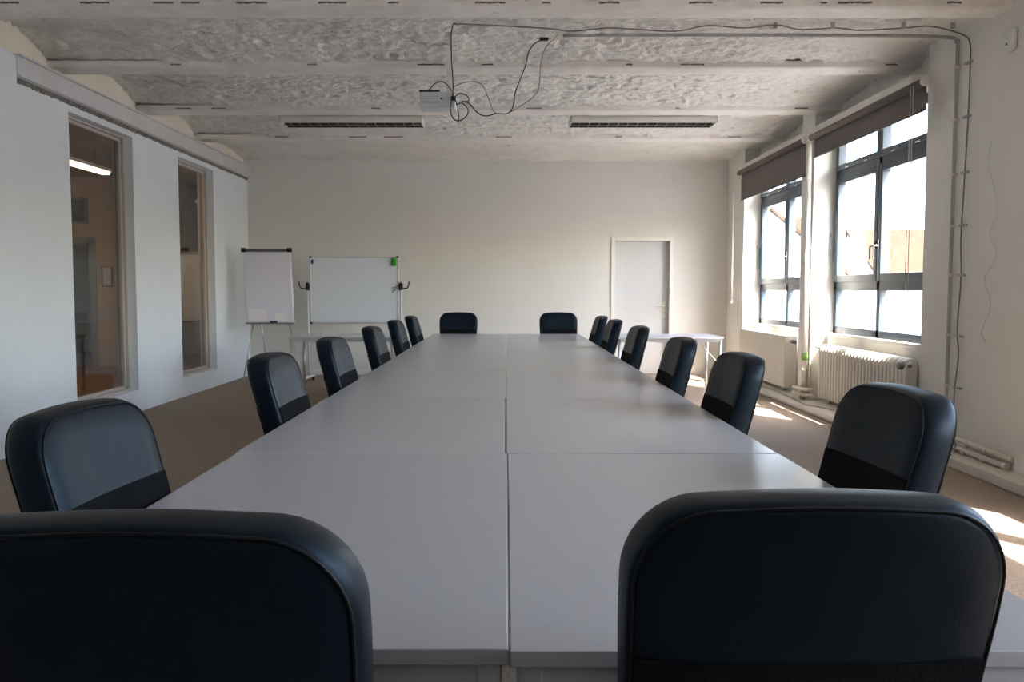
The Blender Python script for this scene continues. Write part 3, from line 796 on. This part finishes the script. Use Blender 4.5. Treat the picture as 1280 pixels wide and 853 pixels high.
t = empty('ribbed_radiator', (3.40, 8.05, 0)); tag(t, 'old ribbed cast radiator with sunlit top under the nearer window', 'radiator')
def section(w=.052):
    mb = MB(); z0, z1 = .13, .715; d = .145
    # ribbed column section: rounded slab outline in x-z with two vertical slots
    P = []
    for (cx, cz, a0, a1, r) in ((d-.03, z0+.03, -PI/2, 0, .03), (d-.06, z1-.06, 0, PI/2, .06), (.075, z1-.075, PI/2, PI, .075), (.03, z0+.03, PI, 1.5*PI, .03)):
        for i in range(8): a = a0+(a1-a0)*i/7; P.append((cx+r*math.cos(a), cz+r*math.sin(a)))
    n = len(P); V = []; F = []
    cxm, czm = d/2, (z0+z1)/2
    for (y, ins) in ((-w/2, .014), (-w/2+.006, .004), (-w/2+.014, 0), (w/2-.014, 0), (w/2-.006, .004), (w/2, .014)):
        for (x, z) in P: V.append((cxm+(x-cxm)*(1-ins/(d/2)), y, czm+(z-czm)*(1-ins/.29)))
    for a in range(5):
        for k in range(n): F.append((a*n+k, a*n+(k+1)%n, (a+1)*n+(k+1)%n, (a+1)*n+k))
    F.append(tuple(range(n-1,-1,-1))); F.append(tuple(5*n+k for k in range(n)))
    mb.add(V, F)
    for z in (.18, .665): mb.cyl((d/2, -.037, z), (d/2, .037, z), .022, 12)
    return mb.build('section', M['rad'], t, smooth=True)
sec = section(); NS = 26
for k in range(NS):
    s = sec if k == 0 else sec.copy()
    if k: COL.objects.link(s); s.parent = t
    s.location = (0, -.90 + 1.86*k/(NS-1), 0)
mb = MB(); mb.box(0.0, -1.0, .13, .02, -.94, .70); mb.build('end_strip', M['rad'], t, bevel=.006)
kn = MB(); kn.tube([(.06, -.965, .655), (-.02, -.965, .655)], .018, 12); kn.tube([(-.015, -.965, .655), (-.05, -.965, .655)], [.036, .030], 20)
kn.build('valve_knob', M['alu_dark'], t, bevel=.004)
kn = MB(); kn.tube([(.07, .96, .665), (.07, 1.10, .665), (.02, 1.14, .665)], .010, 8); kn.build('valve', M['alu_dark'], t, smooth=True)
for yy in (-.8, .0, .8): MB().box(.05, yy-.02, .083, .10, yy+.02, .14).build('foot', M['rad'], t)

# riser pipe, floor pipes
t = empty('riser_pipe', (3.335, 9.265, 0)); tag(t, 'white riser pipe running up the pier between the windows', 'pipe')
MB().cyl((0, 0, .09), (0, 0, 2.97), .033, 16).build('pipe', M['trim'], t, smooth=True)
MB().cyl((.035, -.07, .09), (.035, -.07, .70), .012, 10).build('branch_pipe', M['pipe'], t, smooth=True)
MB().cyl((0, 0, .52), (0, 0, .60), .035, 16).build('green_tape', mat('green_tape', (.22,.40,.10), .5), t, smooth=True)
for z in (.4, 1.6, 2.5): MB().cyl((0, 0, z), (0, 0, z+.02), .038, 16).build('pipe_clip', M['pipe'], t)
t = empty('heating_pipes', (3.272, 9.2, 0)); tag(t, 'short cream heating pipes with elbows at the foot of the riser', 'pipe')
for z, x in ((.15, 0), (.21, 0)):
    MB().tube(smooth_path([(x, .22, z), (x, -.08, z), (x+.03, -.11, z), (x+.10, -.11, z)], 4), .019, 10).build('pipe', M['pipe'], t, smooth=True)
for yy in (-.02, -.1): MB().cyl((.0, yy, .10), (.0, yy, .15), .014, 10).build('elbow', M['alu_dark'], t, smooth=True)
t = empty('heating_pipes', (3.43, 6.0, 0)); tag(t, 'pair of cream heating pipes along the foot of the near right wall', 'pipe')
for z, x, b in ((.155, 0, -.42), (.098, -.02, -.38)):
    MB().tube([(x, .52, z+.02), (x, b, z)], .020, 12).build('pipe', M['pipe'], t, smooth=True)
    for yy in (.15, -.1, b+.02): MB().tube([(x, yy, z), (x, yy-.04, z)], .025, 12).build('coupling', M['pipe'], t, bevel=.003)
cable('cable', [(3.47, 6.50, .24), (3.42, 6.42, .20), (3.38, 6.36, .25), (3.37, 6.30, .28), (3.37, 6.22, .20), (3.38, 6.2, .12), (3.33, 6.25, .09), (3.30, 6.10, .082)], .005, M['cable_grey'], 'grey cable curling over the heating pipes at the near right wall')
cable('cable', [(3.23, 10.6, .084), (3.25, 10.0, .09), (3.235, 9.4, .085), (3.215, 8.9, .075), (3.25, 8.6, .09), (3.30, 8.3, .095)], .004, M['cable_grey'], 'thin cable lying on the plinth under the radiators')

# ------------------------------------------------------------------ outside
o = MB().box(3.8, -60, -5.2, 90, 120, -5).build('ground', M['tarmac']); struct(o)
def house(x0, x1, y0, y1, zr, ze, ridge, wallm, label, wins):
    t = empty('house', (x0, y0, -5)); tag(t, label, 'house', 'houses across the street')
    w, l = x1-x0, y1-y0; E, R = ze+5, zr+5
    if ridge == 'x':
        MB().prism([(0, 0), (l, 0), (l, E), (l/2, R), (0, E)], 'x', 0, w).build('wall', wallm, t)
        for s in (0, 1):
            a = (-.35, E-.28) if s == 0 else (l+.35, E-.28)
            MB().prism([a, (l/2, R+.04), (l/2, R+.22), (a[0], a[1]+.18)], 'x', -.2, w+.2).build('roof_slope', M['roof'], t)
    else:
        MB().prism([(0, 0), (w, 0), (w, E), (w/2, R), (0, E)], 'y', 0, l).build('wall', wallm, t)
        for s in (0, 1):
            a = (-.3, E-.28) if s == 0 else (w+.3, E-.28)
            MB().prism([a, (w/2, R+.04), (w/2, R+.20), (a[0], a[1]+.16)], 'y', -.2, l+.2).build('roof_slope', M['roof'], t)
    for (x, z, a, b) in wins:
        pts = [(x-a, z), (x+a, z), (x+a, z+b)] + [(x+a*math.cos(PI*k/8), z+b+a*math.sin(PI*k/8)) for k in range(1, 8)] + [(x-a, z+b)]
        MB().prism(pts, 'y', -.03, .05).build('window', M['win_ext'], t)
    return t
house(20.9, 36, 46, 56, 4.75, 1.75, 'x', M['render'], 'pale house with orange tiled roof seen through the nearer window', [(1.9, 2.2, .6, 1.2), (5.0, 2.2, .6, 1.2), (8.5, 2.2, .6, 1.2)])
house(8.0, 15.6, 38, 47, 5.0, 1.95, 'y', M['render_white'], 'white gabled house seen through the farther window', [(5.2, 3.0, .4, .9), (3.0, 3.0, .4, .9)])
house(14.5, 20.0, 52, 60, 5.9, 2.5, 'x', M['render_white'], 'orange roofed house rising behind the white gable', [])

# ------------------------------------------------------------------ light
w = bpy.data.worlds.new('sky'); scn.world = w; w.use_nodes = True; nt = w.node_tree; nt.nodes.clear()
out = nt.nodes.new('ShaderNodeOutputWorld'); bg = nt.nodes.new('ShaderNodeBackground'); sk = nt.nodes.new('ShaderNodeTexSky')
sk.sky_type = 'NISHITA'; sk.sun_disc = False; sk.sun_elevation = math.radians(49.5); sk.sun_rotation = math.radians(145); sk.air_density = 1.0; sk.dust_density = 3.0; sk.ozone_density = .8
mx = nt.nodes.new('ShaderNodeMix'); mx.data_type = 'RGBA'; mx.inputs[0].default_value = .55; mx.inputs[7].default_value = (.235,.33,.44,1)
nt.links.new(sk.outputs[0], mx.inputs[6]); nt.links.new(mx.outputs[2], bg.inputs[0]); bg.inputs[1].default_value = 5.3
nt.links.new(bg.outputs[0], out.inputs[0])
sd = bpy.data.lights.new('sun', 'SUN'); sd.energy = 50; sd.angle = math.radians(.55); sd.color = (1,.94,.86)
so = bpy.data.objects.new('sun', sd); COL.objects.link(so)
so.rotation_euler = Vector((-.50, .70, -1.0)).to_track_quat('-Z', 'Y').to_euler()
so.location = (12, -10, 14)
for k, (a, b) in enumerate(WINS):
    ld = bpy.data.lights.new('portal', 'AREA'); ld.shape = 'RECTANGLE'; ld.size = b-a; ld.size_y = ZH-ZS; ld.cycles.is_portal = True
    lo = bpy.data.objects.new('portal', ld); COL.objects.link(lo); lo.location = (3.745, (a+b)/2, (ZS+ZH)/2)
    lo.rotation_euler = (PI/2, 0, PI/2)    # faces -x, into the room
    lo.rotation_euler = Vector((-1,0,0)).to_track_quat('-Z', 'Z').to_euler()

# ------------------------------------------------------------------ camera
cd = bpy.data.cameras.new('camera'); cam = bpy.data.objects.new('camera', cd); COL.objects.link(cam)
cd.sensor_fit = 'HORIZONTAL'; cd.sensor_width = 36; cd.lens = 36*1040/1280.
cd.shift_x = (640-632.5)/1280.
cam.location = (0, 0, 1.30); cam.rotation_euler = (PI/2 - math.radians(3.494), 0, 0)
cd.clip_start = .05; cd.clip_end = 500
cd.dof.use_dof = False
scn.camera = cam

scn.view_settings.view_transform = 'Standard'; scn.view_settings.look = 'None'
scn.view_settings.exposure = 0.10; scn.view_settings.gamma = 1; scn.view_settings.use_curve_mapping = False
